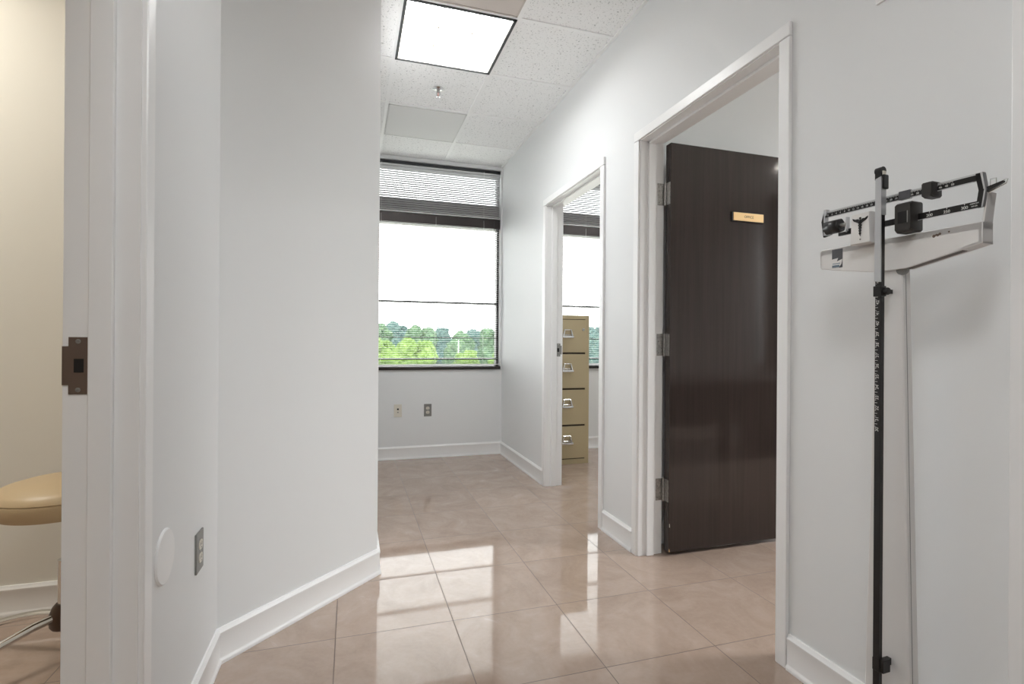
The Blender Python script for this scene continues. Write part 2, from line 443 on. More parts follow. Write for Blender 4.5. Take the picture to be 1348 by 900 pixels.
# ---------------- open dark office door with hinges and sign
door = struct(empty('door_1', (1.572, 2.345, 0)), 'open glossy black brown door in the near right doorway', 'door')
LX0, LX1, LY0, LY1 = 1.574, 2.484, 2.322, 2.366
dx, dy = door.location.x, door.location.y
leaf = MB().box(LX0-dx, LX1-dx, LY0-dy, LY1-dy, .022, 2.140, .0015, 2).build('leaf', M_door, door)
MB().prism([(LX0-dx+.001, .024), (LX0-dx+.009, .024), (LX0-dx+.003, .042)], LY0-dy-.0004, LY0-dy+.002, 'y').build('bare_chip', M_chip, leaf)
MB().prism([(LX0-dx+.004, .150), (LX0-dx+.007, .152), (LX0-dx+.006, .170), (LX0-dx+.004, .168)], LY0-dy-.0004, LY0-dy+.002, 'y').build('bare_chip', M_ivory, leaf)
for zc in (1.882, 1.094, .337):
    h = MB()
    h.box(1.528-dx, 1.568-dx, 2.371-dy, 2.3735-dy, zc-.057, zc+.057, .0005)            # leaf on the jamb
    h.tube([(1.568-dx, 2.364-dy, zc-.060), (1.568-dx, 2.364-dy, zc+.060)], .0062, 16)
    h.box(1.5715-dx, 1.5745-dx, 2.326-dy, 2.364-dy, zc-.057, zc+.057, .0005)
    for k in range(-2, 3):
        h.tube([(1.568-dx, 2.364-dy, zc+k*.023-.0006), (1.568-dx, 2.364-dy, zc+k*.023+.0006)], .0066, 16)
    ho = h.build('hinge', M_steel, door); ho['label'] = 'steel butt hinge'
    sc = MB()
    for a, b in ((1.538, -.042), (1.555, -.018), (1.538, .018), (1.555, .042)):
        t = Matrix.Translation((a-dx, 2.371-dy, zc+b)) @ Matrix.Rotation(PI/2, 4, 'X')
        sc.lathe([(.0001, 0), (.0042, 0), (.0036, .0005), (.0001, .0003)], 14, M=t)
    sc.build('screws', M_plate, ho)
# far side lever handle of that leaf
hd = MB()
t = Matrix.Translation((LX1-.07-dx, LY0-dy, 1.03)) @ Matrix.Rotation(PI/2, 4, 'X')
hd.lathe([(.0001, 0), (.028, 0), (.028, .006), (.011, .010), (.009, .045), (.0001, .046)], 24, M=t)
hd.tube([(LX1-.07-dx, LY0-.045-dy, 1.03), (LX1-.13-dx, LY0-.05-dy, 1.03), (LX1-.18-dx, LY0-.045-dy, 1.028)], .008)
hd.build('lever_handle', M_steel, door)
sg = tag(empty('door_sign', (2.050, LY0, 1.787)), 'small gold OFFICE nameplate on the open black door', 'sign')
sg_l = MB().box(-.104, .104, -.010, 0, -.026, .026, .004, 3).build('backing', M_black, sg)
sg_p = MB().box(-.094, .104, -.0125, -.009, -.0215, .0225, .0012, 2).build('plate', M_gold, sg)
tm = MB(); add_text(tm, 'OFFICE', .019, Matrix.Translation((.006, -.0127, .001)) @ Matrix.Rotation(PI/2, 4, 'X'), space=1.02)
tm.build('lettering', M_goldtext, sg_p, smooth=False)

# ------------------------------------------------------------------ windows and blinds
def window(name, x0, x1, y, label, turn=None):
    root = struct(empty(name, ((x0+x1)/2, y, 0)), label, 'window')
    ox = (x0+x1)/2; a, b = x0-ox, x1-ox
    f = MB(); d0, d1 = .075, .150
    f.box(a, b, d0, d1, WZ[0]+.03, WZ[0]+.037); f.box(a, b, d0, d1, WZ[0]+.092, WZ[0]+.108); f.box(a, b, d0, d1, 2.762, WZ[1]-.0005)
    f.box(a, a+.02, d0, d1, WZ[0]+.037, 2.762); f.box(b-.02, b, d0, d1, WZ[0]+.037, 2.762)
    f.build('frame', M_dark, root, smooth=False)
    m = MB(); m.box(a+.02, b-.02, d0, d1, 2.225, 2.462, .004); m.build('mullion', M_dark, root, smooth=False)
    mm = MB(); mm.box(a+.02, b-.02, .088, .13, 1.474, 1.494); mm.box(a+.02, b-.02, .092, .12, 1.138, 1.149); mm.build('glazing_bar', M_dark, root, smooth=False)
    s = MB(); s.box(a, b, -.022, .15, WZ[0]+.0005, WZ[0]+.030, .003); s.build('sill', M_sill, root)
    p = MB(); p.box(a+.02, b-.02, .108, .112, WZ[0]+.034, 2.24); p.box(a+.015, b-.015, .108, .112, 2.45, 2.77)
    p.build('pane', M_glass, root, smooth=False)
    return root
def blind(name, x0, x1, y, z0, z1, label, group, tilt=0., stack=0, cords=(.02, .5, .87), wand=None, head=M_headrail, headh=.03):
    root = tag(empty(name, ((x0+x1)/2, y, z1)), label, 'blind', group)
    L = (x1-x0)/2; hgt = z1-z0
    MB().box(-L, L, -.013, .013, -headh, 0, .002).build('headrail', head, root)
    MB().box(-L, L, -.011, .011, -hgt, -hgt+.009, .002).build('bottom_rail', M_rail, root)
    sl = MB(); pitch = .0206; z = -headh-.010; n = 0
    zs = []
    while z > -hgt+.012+stack*.006:
        zs.append(z); z -= pitch
    for k in range(stack): zs.append(-hgt+.013+k*.006)
    t = bmesh.new(); hw = .0125
    for z in zs:
        ring = []
        pts = [(-hw, 0), (-hw*.5, .0013), (0, .0018), (hw*.5, .0013), (hw, 0), (hw*.5, .0008), (0, .0013), (-hw*.5, .0008)]
        ct, st = math.cos(tilt), math.sin(tilt)
        pts = [(yy*ct-zz*st, yy*st+zz*ct) for yy, zz in pts]
        A = [t.verts.new((-L+.003, p[0], z+p[1])) for p in pts]; B = [t.verts.new((L-.003, p[0], z+p[1])) for p in pts]
        for i in range(8): t.faces.new((A[i], A[(i+1) % 8], B[(i+1) % 8], B[i]))
        t.faces.new(A[::-1]); t.faces.new(B)
    bmesh.ops.recalc_face_normals(t, faces=t.faces)
    sl._take(t); sl.build('slats', M_slat, root)
    for f in cords:
        c = MB(); xx = -L+2*L*f
        for yy in (-.0132, .0132): c.box(xx-.0007, xx+.0007, yy-.0004, yy+.0004, -hgt+.004, -.02)
        c.build('ladder_cord', M_rail, root, smooth=False)
    if wand:
        xx = -L+2*L*wand
        wnd = MB().tube([(xx, -.022, -.02), (xx, -.021, -hgt*.86)], .0022, 8)
        for zz in (.80, .86): wnd.lathe([(.0005, -.01), (.005, -.006), (.004, .008), (.0005, .01)], 10, M=Matrix.Translation((xx, -.021, -hgt*zz)))
        wnd.build('pull_cord', M_headrail, root)
    return root
window('window_1', *W1, YB, 'dark framed window at the end of the hall')
window('window_2', *W2, YB, 'dark framed window seen through the far right doorway')
gb = 'mini blinds'
BZ = (.878, 2.318)
blind('window_blind', W1[0]+.004, W1[1]-.004, YB+.03, 2.322, 2.798, 'short upper mini blind of the hall end window', None, R(-26), 0, (.10, .87), None)
blind('window_blind', W1[0]+.004, W1[1]-.004, YB+.03, *BZ, 'tall lower mini blind of the hall end window', None, R(-2), 5, (.10, .5, .87), .95, M_dark, .092)
blind('window_blind', W2[0]+.004, W2[1]-.004, YB+.03, 2.322, 2.798, 'upper mini blind glimpsed through the far doorway above the cabinet', None, R(-26), 0, (.1, .5, .9), None)
blind('window_blind', W2[0]+.004, W2[1]-.004, YB+.03, *BZ, 'lower mini blind behind the filing cabinet', None, R(-2), 5, (.1, .5, .9), None, M_dark, .092)
w3 = window('window_3', W3[0], W3[1], 0, 'dark framed office window mirrored in the open black door')
w3.location = (X1, (W3[0]+W3[1])/2, 0); w3.rotation_euler = (0, 0, -PI/2)

# ------------------------------------------------------------------ ceiling things
def fixture(x0, y0, lamp, label, power_panel=True):
    root = tag(empty('ceiling_light', (x0+G/2, y0+G/2, H)), label, 'ceiling light')
    h = G/2-.006
    f = MB(); tw = .014
    for s in (-1, 1):
        f.box(s*h, s*(h-tw), -h, h, -.006, .030); f.box(-h, h, s*h, s*(h-tw), -.006, .030)
    f.build('trim_frame', M_ltrim, root, smooth=False)
    i = h-tw
    r = MB()
    for s in (-1, 1):
        r.box(s*i, s*(i-.004), -i, i, -.002, .085); r.box(-i, i, s*i, s*(i-.004), -.002, .085)
    r.build('reflector', M_refl, root, smooth=False)
    pm = bpy.data.meshes.new('lamp_panel'); pm.from_pydata([(-i, -i, .078), (i, -i, .078), (i, i, .078), (-i, i, .078)], [], [(0, 3, 2, 1)]); pm.materials.append(lamp)
    po = bpy.data.objects.new('lamp_panel', pm); C.objects.link(po); po.parent = root
    MB().box(-i, i, -i, i, .080, .087).build('housing', M_refl, root, smooth=False)
    b = MB()
    for k in (-1, 1):
        q = k*i/3
        prof = [(-.0035, 0.0), (.0035, 0.0), (.0035, .020), (-.0035, .020)]
        b.prism([(q+a, z) for a, z in prof], -i, i, 'y'); b.prism([(q+a, z) for a, z in prof], -i, i, 'x')
    b.build('louver_blades', M_louver, root, smooth=False)
    return root
fixture(GX, GY, M_lamp, 'lit square ceiling light with nine louver cells over the hall')
fixture(GX-G, GY-5*G, M_lamp_r, 'added unseen square ceiling light in the hall behind the viewpoint')  # unseen fixture, added and placed to light the near walls
fixture(-2.2, 1.6, M_lamp_w, 'warm square ceiling light in the left room')
fixture(3.95, .50, M_lamp_o, 'square ceiling light in the office, mirrored in the door')
fixture(2.5, 3.6, M_lamp, 'added unseen square ceiling light in the filing cabinet room')  # unseen fixture, added to light this room

def vent(y0, m, label):
    root = tag(empty('ceiling_vent', (GX+G/2, y0+G/2, H)), label, 'ceiling vent')
    h = G/2-.013
    p = MB(); p.box(-h+.008, h-.008, -h+.008, h-.008, -.002, .004)
    p.build('perforated_face', m, root, smooth=False)
    f = MB()
    for s in (-1, 1):
        f.box(s*h, s*(h-.010), -h, h, -.004, .004); f.box(-h, h, s*h, s*(h-.010), -.004, .004)
    f.build('frame', m, root, smooth=False)
for m in (M_vent, M_vent2):
    v = nd(m, 'ShaderNodeTexVoronoi'); v.inputs['Scale'].default_value = 210; v.inputs['Randomness'].default_value = 0
    lk(m, objcoord(m), v.inputs['Vector'])
    base = tuple(bsdf(m).inputs['Base Color'].default_value)[:3]
    lk(m, ramp(m, v.outputs['Distance'], [(.28, tuple(.55*c for c in base)), (.36, base)]), bsdf(m).inputs['Base Color'])
vent(GY+2*G, M_vent, 'grey perforated ceiling vent panel near the hall window')
vent(GY-G, M_vent2, 'taupe perforated ceiling vent panel in front of the ceiling light')

sp = tag(empty('fire_sprinkler', (.561, 3.558, H)), 'chrome fire sprinkler hanging from the ceiling between light and vent', 'sprinkler')
MB().lathe([(.0001, .001), (.038, .001), (.039, -.002), (.030, -.007), (.014, -.012), (.0001, -.012)], 32).build('escutcheon', M_chrome, sp)
sb = MB(); sb.lathe([(.0001, -.010), (.011, -.010), (.012, -.022), (.007, -.026), (.0001, -.026)], 20)
for s in (-1, 1): sb.tube([(s*.009, 0, -.022), (s*.012, 0, -.036), (s*.004, 0, -.054)], .0028, 8)
sb.build('body', M_steel, sp)
MB().tube([(0, 0, -.026), (0, 0, -.050)], .0028, 10).build('bulb', M_seal, sp)
df = MB(); df.lathe([(.0001, -.052), (.006, -.053), (.014, -.056), (.014, -.0575), (.005, -.058), (.003, -.066), (.0001, -.067)], 16)
df.build('deflector', M_chrome, sp)

# ------------------------------------------------------------------ wall plates
def duplex(name, loc, rz, label, plate, w=.072, h=.117):
    """built facing -y, origin on the wall"""
    root = tag(empty(name, loc, rz), label, 'outlet')
    MB().box(-w/2, w/2, -.006, 0, -h/2, h/2, .0018, 2).build('cover_plate', plate, root)
    for s in (-1, 1):
        pr = []
        for k in range(24):
            a = 2*PI*k/24; pr.append((.0168*math.cos(a), max(-.0135, min(.0135, .0168*math.sin(a)))+s*.0195))
        so = MB().prism(pr, -.0085, -.005, 'y').build('socket', M_ivory, root)
        sl = MB()
        for xx, hh in ((-.0063, .004), (.0063, .005)): sl.box(xx-.0011, xx+.0011, -.0089, -.0084, s*.0195+.002-hh, s*.0195+.003+hh)
        sl.tube([(0, -.0089, s*.0195-.008), (0, -.0084, s*.0195-.008)], .0024, 10)
        sl.build('slots', M_hole, so)
    MB().tube([(0, -.0072, 0), (0, -.0055, 0)], .0032, 12).build('screw', M_steel, root)
    return root
duplex('power_outlet', (.702, YB, .452), 0, 'grey plated power outlet on the wall under the hall window', M_plate)
duplex('power_outlet', (XL, 1.752, .475), PI/2, 'grey plated power outlet on the left wall beside the diagonal wall', M_plate)
ph = tag(empty('phone_jack', (.424, YB, .455)), 'ivory phone jack plate with black socket under the hall window', 'phone jack')
MB().box(-.036, .036, -.006, 0, -.059, .059, .0018, 2).build('cover_plate', M_ivory, ph)
MB().box(-.008, .008, -.0068, -.005, .006, .022, .0005).build('socket', M_hole, ph)
MB().box(-.006, .006, -.0066, -.005, -.020, -.009, .0005).build('socket', M_plate, ph)
for s in (-1, 1):
    MB().tube([(0, -.0072, s*.043), (0, -.0055, s*.043)], .003, 12).build('screw', M_ivory, ph)
cv = tag(MB().lathe([(.0001, 0), (.0665, 0), (.0665, .003), (.063, .0065), (.0001, .0075)], 48,
   M=Matrix.Translation((XL-.001, 1.452, .577)) @ Matrix.Rotation(PI/2, 4, 'Y')).build('round_cover_plate', M_cover), 'blank round white cover plate low on the left wall', 'wall plate')
# white plate high on the right wall, only its lower corner is in the picture
wp = tag(empty('wall_plate', (XR, 1.050, 2.14)), 'white plate at the top edge high on the right wall', 'wall plate')
MB().box(-.008, 0, -.060, .060, -.070, .070, .002, 2).build('cover_plate', M_trim, wp)

# ------------------------------------------------------------------ filing cabinet
CX0, CX1, CY0, CY1, CH = 1.668, 2.088, 4.342, 4.90, 1.352
cb = tag(empty('filing_cabinet', ((CX0+CX1)/2, CY0, 0)), 'putty beige four drawer filing cabinet seen through the far doorway', 'filing cabinet')
ox, oy = cb.location.x, cb.location.y
a, b = CX0-ox, CX1-ox; D = CY1-CY0
body = MB(); body.box(a, b, .014, D, .0, CH, .003, 2)
fl = .026
body.box(a+.0005, a+fl, .001, .03, .04, CH-.03); body.box(b-fl-.012, b-.0005, .001, .03, .04, CH-.03); body.box(a, b, 0, .03, CH-.036, CH-.0008, .002); body.box(a, b, 0, .03, .0008, .045, .002)
body.build('body', M_cab, cb)
MB().box(a+fl, b-fl-.012, .006, .016, .04, CH-.03).build('drawer_gap', M_gap, cb, smooth=False)
zt = [1.314, 1.008, .684, .354, .048]
for k in range(4):
    z1, z0 = zt[k]-(.004 if k == 0 else .010), zt[k+1]+.006
    dr = MB(); dr.box(a+fl+.002, b-fl-.014, -.006, .012, z0, z1, .003, 2)
    d = dr.build('drawer', M_cab, cb)
    hx = -.010; hz = z1-.125 if k else z1-.130
    hb = MB()                                     # chrome pull: bracket plate, card frame above, bar below
    for s in (-1, 1): hb.prism([(s*.055, hz-.030), (s*.041, hz-.030), (s*.026, hz+.040), (s*.034, hz+.040)], -.028, -.006, 'y', .002)
    hb.box(-.055, .055, -.034, -.018, hz-.036, hz-.016, .004, 2)
    hb.box(-.034, .034, -.012, -.006, hz+.034, hz+.042, .001); hb.box(-.045, .045, -.012, -.006, hz-.012, hz-.005, .001)
    MB_o = hb.build('handle', M_chrome, d)
    MB_o.location.x = hx
    hb2 = MB().box(-.028+hx, .028+hx, -.0085, -.0055, hz-.004, hz+.034).build('card', M_cab, d)
lkk = MB().lathe([(.0001, 0), (.013, 0), (.013, .004), (.010, .006), (.0045, .006), (.004, .003), (.0001, .003)], 24,
    M=Matrix.Translation((b-.062, -.006, 1.222)) @ Matrix.Rotation(PI/2, 4, 'X')).build('lock', M_steel, cb)

# ------------------------------------------------------------------ stool in the left room
st = tag(empty('rolling_stool', (-.942, 2.185, 0)), 'round tan vinyl stool with chrome legs in the left room', 'stool')
SZ = .600
seat = MB().lathe([(.0001, SZ-.088), (.150, SZ-.088), (.183, SZ-.082), (.196, SZ-.066), (.199, SZ-.036), (.197, SZ-.028), (.194, SZ-.026), (.197, SZ-.023), (.192, SZ-.010), (.170, SZ+.006), (.12, SZ+.020), (.06, SZ+.027), (.0001, SZ+.029)], 64).build('seat', M_vinyl, st)
MB().lathe([(.0001, SZ-.10), (.10, SZ-.10), (.10, SZ-.088), (.0001, SZ-.088)], 32).build('seat_plate', M_black, st)
MB().lathe([(.0001, .10), (.022, .10), (.022, .34), (.0001, .34)], 24).build('gas_cylinder', M_chrome, st)
MB().lathe([(.0001, .30), (.012, .30), (.012, SZ-.09), (.0001, SZ-.09)], 20).build('piston', M_black, st)
MB().lathe([(.0001, .105), (.038, .105), (.044, .115), (.044, .155), (.036, .178), (.026, .190), (.0001, .190)], 32).build('hub', M_hub, st)
for k in range(5):
    ang = R(228+72*k); c, s = math.cos(ang), math.sin(ang)
    lg = MB().tube([(c*r_, s*r_, z_) for r_, z_ in ((.03, .148), (.09, .143), (.17, .126), (.26, .100), (.325, .080))], [.0135, .0135, .013, .012, .0115], 14).build('leg', M_chrome, st)
    cs = MB(); t = Matrix.Translation((c*.325, s*.325, .030)) @ Matrix.Rotation(ang, 4, 'Z')
    for q in (-1, 1): cs.lathe([(.0001, -.007), (.026, -.007), (.028, -.004), (.028, .004), (.026, .007), (.0001, .007)], 20, M=t @ Matrix.Translation((.0, q*.012, 0)) @ Matrix.Rotation(PI/2, 4, 'X') @ Matrix.Translation((0, 0, 0)))
    cs.tube([(c*.325, s*.325, .03), (c*.325, s*.325, .085)], .006, 10)
    cs.build('caster', M_black, lg)

# ------------------------------------------------------------------ office desk (seen mirrored in the door)
dk = tag(empty('desk', (3.35, .25, 0)), 'dark office desk mirrored in the glossy open door', 'desk')
MB().box(-.80, .80, -.38, .38, .715, .75, .003).build('desk_top', M_desk, dk)
MB().box(-.74, .74, .30, .32, .34, .715, .002).build('modesty_panel', M_desk, dk)
for s in (-1, 1):
    MB().box(s*.76-.02, s*.76+.02, -.34, .34, 0, .715, .002).build('side_panel', M_desk, dk)
MB().box(.02, .10, .22, .30, 0, .715, .003).build('leg', M_desk, dk)

# ------------------------------------------------------------------ physician beam scale
rz = math.atan2(-math.cos(R(3)), math.sin(R(3)))
ub = Vector((math.sin(R(3)), -math.cos(R(3)), 0))
sp0 = Vector((1.25, .9, 0))+ub*(-.035)
sc = tag(empty('beam_scale', sp0, rz), 'white physician beam scale with black height rod against the right wall', 'scale')
# local axes: +x along the beam to the viewer, -y towards the hall, z up
FR = Matrix.Rotation(PI/2, 4, 'X')            # text facing -y
b = MB()
b.box(-.135, .135, -.33, .06, .012, .070, .012, 3)
b.build('base', M_white, sc)
MB().box(-.125, .125, -.32, .0, .070, .082, .004, 2).build('platform_mat', M_blackp, sc)
for s in (-1, 1):
    for yy in (-.29, .03): MB().tube([(s*.11, yy, 0), (s*.11, yy, .014)], .016, 16).build('foot', M_black, sc)
col = MB()
def colring(z, hw, y0, y1, ch=.006):
    c0 = -.006
    return [(c0-hw, y1, z), (c0-hw, y0+ch, z), (c0-hw+ch, y0, z), (c0+hw-ch, y0, z), (c0+hw, y0+ch, z), (c0+hw, y1, z)]
col.loft([colring(.07, .0575, .008, .042, .003), colring(1.30, .0305, .008, .036, .003)])
for f_ in col.bm.faces: f_.smooth = False
cl = col.build('column', M_white, sc, ang=20)
sm = MB()
for s in (-1, 1): sm.prism([(s*.0580-.006, .075), (s*.0570-.006, .075), (s*.0304-.006, 1.285), (s*.0314-.006, 1.285)], .020, .0215, 'y')
sm.build('seam', M_plate, cl, smooth=False)
hs = MB()
hout = [(-.186, 1.312), (-.180, 1.308), (-.036, 1.283), (.036, 1.283), (.190, 1.316), (.190, 1.3615), (-.181, 1.3615), (-.187, 1.356)]
hs.prism(hout, 0, .006, 'y', .0015, 2)
hs.prism([(-.186, 1.345), (.190, 1.345), (.190, 1.3615), (-.181, 1.3615)], 0, .036, 'y', .0015)
hs.prism([(-.186, 1.312), (-.180, 1.312), (-.180, 1.3615), (-.186, 1.356)], 0, .036, 'y', .001)
hs.prism([(.182, 1.316), (.190, 1.316), (.190, 1.3615), (.182, 1.3615)], 0, .036, 'y', .001)
hs.prism(hout, .031, .036, 'y', .0015)
hs.prism([(.150, 1.308), (.190, 1.316), (.190, 1.322), (.150, 1.314)], 0, .036, 'y', .0005)
hso = hs.build('beam_box', M_white, sc)
MB().prism([(-.14, 1.318), (-.036, 1.2842), (.036, 1.2842), (.150, 1.3090), (.150, 1.345), (-.14, 1.345)], .0065, .0305, 'y').build('hollow_shade_fill', M_hub, hso, smooth=False)  # dark solid standing in for shade in the open underside
kn = MB().lathe([(.0001, -.006), (.012, -.005), (.0125, .0), (.012, .005), (.0001, .006)], 24, M=Matrix.Translation((.024, .012, 1.282)) @ Matrix.Rotation(PI/2, 4, 'X'))
kn.build('pivot_roller', M_plate, sc)
wr = MB()
for (u, z, r_) in ((.098, 1.3475, .0035), (.103, 1.3495, .0025), (.110, 1.3505, .003), (.128, 1.3520, .002), (.106, 1.3485, .0028)):
    wr.lathe([(.0001, 0), (r_, 0), (r_*.5, .0003), (.0001, .0003)], 9, M=Matrix.Translation((u, 0, z)) @ Matrix.Rotation(PI/2, 4, 'X'))
wr.build('paint_chips', M_brown, hso, smooth=False)
# sticker
lb = MB().box(-.150, -.120, -.0006, 0, 1.307, 1.357).build('sticker', M_label, hso, smooth=False); lb['label'] = 'torn grey sticker'
MB().prism([(-.150, 1.331), (-.132, 1.333), (-.136, 1.324), (-.120, 1.329), (-.123, 1.316), (-.130, 1.307), (-.150, 1.307)], -.0009, -.0004, 'y').build('torn_patch', M_white, lb, smooth=False)
q = MB(); q.box(-.149, -.128, -.0012, -.0007, 1.3085, 1.3145); q.box(-.148, -.126, -.0012, -.0007, 1.3175, 1.3195); q.build('print', M_label2, lb, smooth=False)

# weigh beams: frame with chevron ends, one mesh
ZU0, ZU1, ZL0, ZL1 = 1.4475, 1.4625, 1.3905, 1.4045
bf = MB(); y0, y1 = -.006, .0
bf.box(-.166, .188, y0, y1, ZU0, ZU1-.003)
bf.box(-.10, .188, y0, y1, ZL0, ZL1)
bf.prism([(.184, 1.3905), (.1905, 1.3905), (.1955, 1.4265), (.1890, 1.4625), (.180, 1.4625), (.181, 1.450), (.1855, 1.4265), (.1825, 1.4045)], y0, y1+.001, 'y')
bf.prism([(-.170, 1.4665), (-.1655, 1.4665), (-.165, 1.396), (-.172, 1.3945), (-.178, 1.4375)], y0, y1+.001, 'y')
bf.prism([(-.172, 1.3945), (-.150, 1.398), (-.150, 1.404), (-.170, 1.402)], y0, y1, 'y'); bf.box(-.128, -.085, y0, y1, 1.390, 1.3985)
bfo = bf.build('weigh_beam', M_black, sc, smooth=False)
e = MB()
e.box(-.166, .188, y0+.0005, y1+.003, ZU1-.0035, ZU1+.0008); e.box(-.166, .176, y0-.0006, y0+.001, ZU0-.0022, ZU0-.0004)
e.box(.02, .184, y0-.0006, y0+.001, ZL0-.0016, ZL0-.0003)
e.prism([(.1890, 1.4625), (.1930, 1.4630), (.1985, 1.4265), (.1955, 1.4265)], y0-.002, y1+.004, 'y'); e.prism([(.1955, 1.4265), (.1985, 1.4265), (.193, 1.3910), (.1905, 1.3905)], y0-.0004, y1+.002, 'y')
e.prism([(-.168, 1.468), (-.161, 1.468), (-.160, 1.452), (-.164, 1.452), (-.164, 1.402), (-.158, 1.398), (-.168, 1.398)], y0-.004, y1+.003, 'y')
e.prism([(-.1055, 1.396), (-.1030, 1.396), (-.1030, 1.436), (-.1055, 1.436)], y0-.003, y1+.003, 'y')
e.prism([(-.164, 1.3975), (-.150, 1.3975), (-.150, 1.4005), (-.164, 1.4005)], y0-.003, y1, 'y')
e.build('beam_edging', M_alu, bfo, smooth=False)
tx = MB()
def T_(body, size, u, z, y=y0-.0003, **kw): add_text(tx, body, size, Matrix.Translation((u, y, z)) @ FR, ext=.0002, **kw)
for val, u in ((50, -.060), (100, -.018), (150, .055), (200, .0925), (250, .1270), (300, .1605)):
    T_(str(val), .0088, u, 1.3955); tx.box(u-.0005, u+.0005, y0-.0006, y0, 1.4015, 1.4045)
T_('CAPACITY', .0036, .1785, 1.4005, space=.95); T_('350 LBS.', .0036, .1785, 1.3952, space=.95)
for k in range(51):
    u = -.158+k*.296/50.
    tx.box(u-.00028, u+.00028, y0-.0006, y0, 1.4565, 1.4592)
    if k % 2 == 0: T_(str(k), .0062, u, 1.4520)
    for j in (1, 2, 3):
        uu = u+.296/50*j/4
        if k < 50: tx.box(uu-.0002, uu+.0002, y0-.0006, y0, 1.4578, 1.4592)
tx.build('markings', M_ink, bfo, smooth=False)

# counterweight (hex) on a screw
cw = MB(); hexp = [(.0200*math.cos(PI/3*k+.3), .0200*math.sin(PI/3*k+.3)) for k in range(6)]
cw.loft([[(-.161, -.004+p[0], 1.4175+p[1]) for p in hexp], [(-.125, -.004+p[0], 1.4175+p[1]) for p in hexp], [(-.121, -.004+p[0]*.85, 1.4175+p[1]*.85) for p in hexp]])
cwo = cw.build('counterweight', M_black, sc, ang=10)
MB().tube([(-.166, -.004, 1.4175), (-.104, -.004, 1.4175)], .0055, 12).build('screw', M_steel, cwo)

# emblem cover in front of the fulcrum
ec = MB()
F0 = [(-.0745, 1.4315), (-.0285, 1.4315), (-.0255, 1.3545), (-.0780, 1.3545)]
ec.loft([[(p[0], .010, p[1]) for p in F0], [(p[0], -.026, p[1]) for p in F0], [(p[0]*.94-.003, -.030, 1.393+(p[1]-1.393)*.95) for p in F0]])
eco = ec.build('fulcrum_cover', M_white, sc, ang=25)
em = MB(); ex, ey = -.0505, -.0305
for s in (-1, 1):
    em.prism([(ex, 1.4125), (ex+s*.006, 1.4170), (ex+s*.012, 1.4165), (ex+s*.0195, 1.4205), (ex+s*.0185, 1.4160), (ex+s*.015, 1.4120), (ex+s*.009, 1.4090), (ex+s*.004, 1.4065), (ex, 1.4060)], ey-.0012, ey+.0006, 'y')
em.lathe([(.0001, -.003), (.0025, -.0015), (.0025, .0015), (.0001, .003)], 12, M=Matrix.Translation((ex, ey, 1.4185)))
em.prism([(ex-.0010, 1.416), (ex+.0010, 1.416), (ex+.0007, 1.374), (ex-.0007, 1.374)], ey-.0010, ey+.0005, 'y')
for ph_ in (0, PI):
    path = []
    for k in range(41):
        tt = k/40; amp = .0040*(1-tt*.55)
        path.append((ex+amp*math.sin(ph_+tt*PI*5), ey-.0008+.0006*math.cos(ph_+tt*PI*5), 1.4105-tt*.034))
    em.tube(path, [.0017*(1-.5*k/40) for k in range(41)], 8)
emo = em.build('emblem', M_black, eco); emo['label'] = 'black winged staff emblem'
MB().lathe([(.0001, -.0005), (.0020, -.0005), (.0016, .001), (.0001, .001)], 14, M=Matrix.Translation((ex, ey, 1.3655)) @ Matrix.Rotation(PI/2, 4, 'X')).build('rivet', M_plate, eco)

# poises
def poise(name, u0, u1, z0, z1, yf, yb_, win):
    p = MB()
    t = .0035
    a = [(u0, z0+.003), (u0+.003, z0), (u1-.003, z0), (u1, z0+.003), (u1, z1-.003), (u1-.003, z1), (u0+.003, z1), (u0, z1-.003)]
    def ring(y, k): cx, cz = (u0+u1)/2, (z0+z1)/2; return [(cx+(q[0]-cx)*k, y, cz+(q[1]-cz)*k) for q in a]
    p.loft([ring(yb_, .94), ring(yb_-.003, 1), ring(yf+.008, 1), ring(yf, .88)])
    o = p.build(name, M_blackp, sc, ang=25)
    if win:
        w = MB(); cx, cz = (u0+u1)/2+.001, (z0+z1)/2
        w.box(cx-.011, cx+.010, yf-.0006, yf+.0002, cz-.014, cz+.013); wo = w.build('window', M_hole, o, smooth=False)
        r = MB(); r.box(cx+.0095, cx+.0112, yf-.0010, yf+.0002, cz-.014, cz+.013); r.build('window_edge', M_plate, wo, smooth=False)
    return o
poise('large_poise', .030, .0685, 1.3640, 1.4335, -.030, .012, True)
poise('small_poise', .0865, .1085, 1.4325, 1.4680, -.026, .010, False)
# sliding index clip on the upper beam
MB().box(.026, .052, -.0085, .002, 1.4455, 1.4655, .001).build('index_clip', M_label, sc)

# end bracket with loop and beam tip
eb = MB()
eb.prism([(.1865, 1.3615), (.1905, 1.3615), (.1970, 1.4225), (.1930, 1.4225)], .004, .034, 'y', .001)
eb.build('end_bracket', M_white, sc)
tp = MB()
tp.prism([(.196, 1.4195), (.196, 1.4310), (.225, 1.4370), (.225, 1.4335)], -.002, .006, 'y', .0005)
tp.build('beam_tip', M_black, bfo)
lp = MB(); lp.tube([(.200, .004, 1.4315), (.201, .004, 1.4465), (.211, .004, 1.4465), (.2115, .004, 1.4340)], .0009, 8)
lp.tube([(.198, .003, 1.419), (.228, .003, 1.431), (.2305, .003, 1.4385), (.224, .003, 1.4390)], .0010, 8)
lp.build('trig_loop', M_chrome, sc)

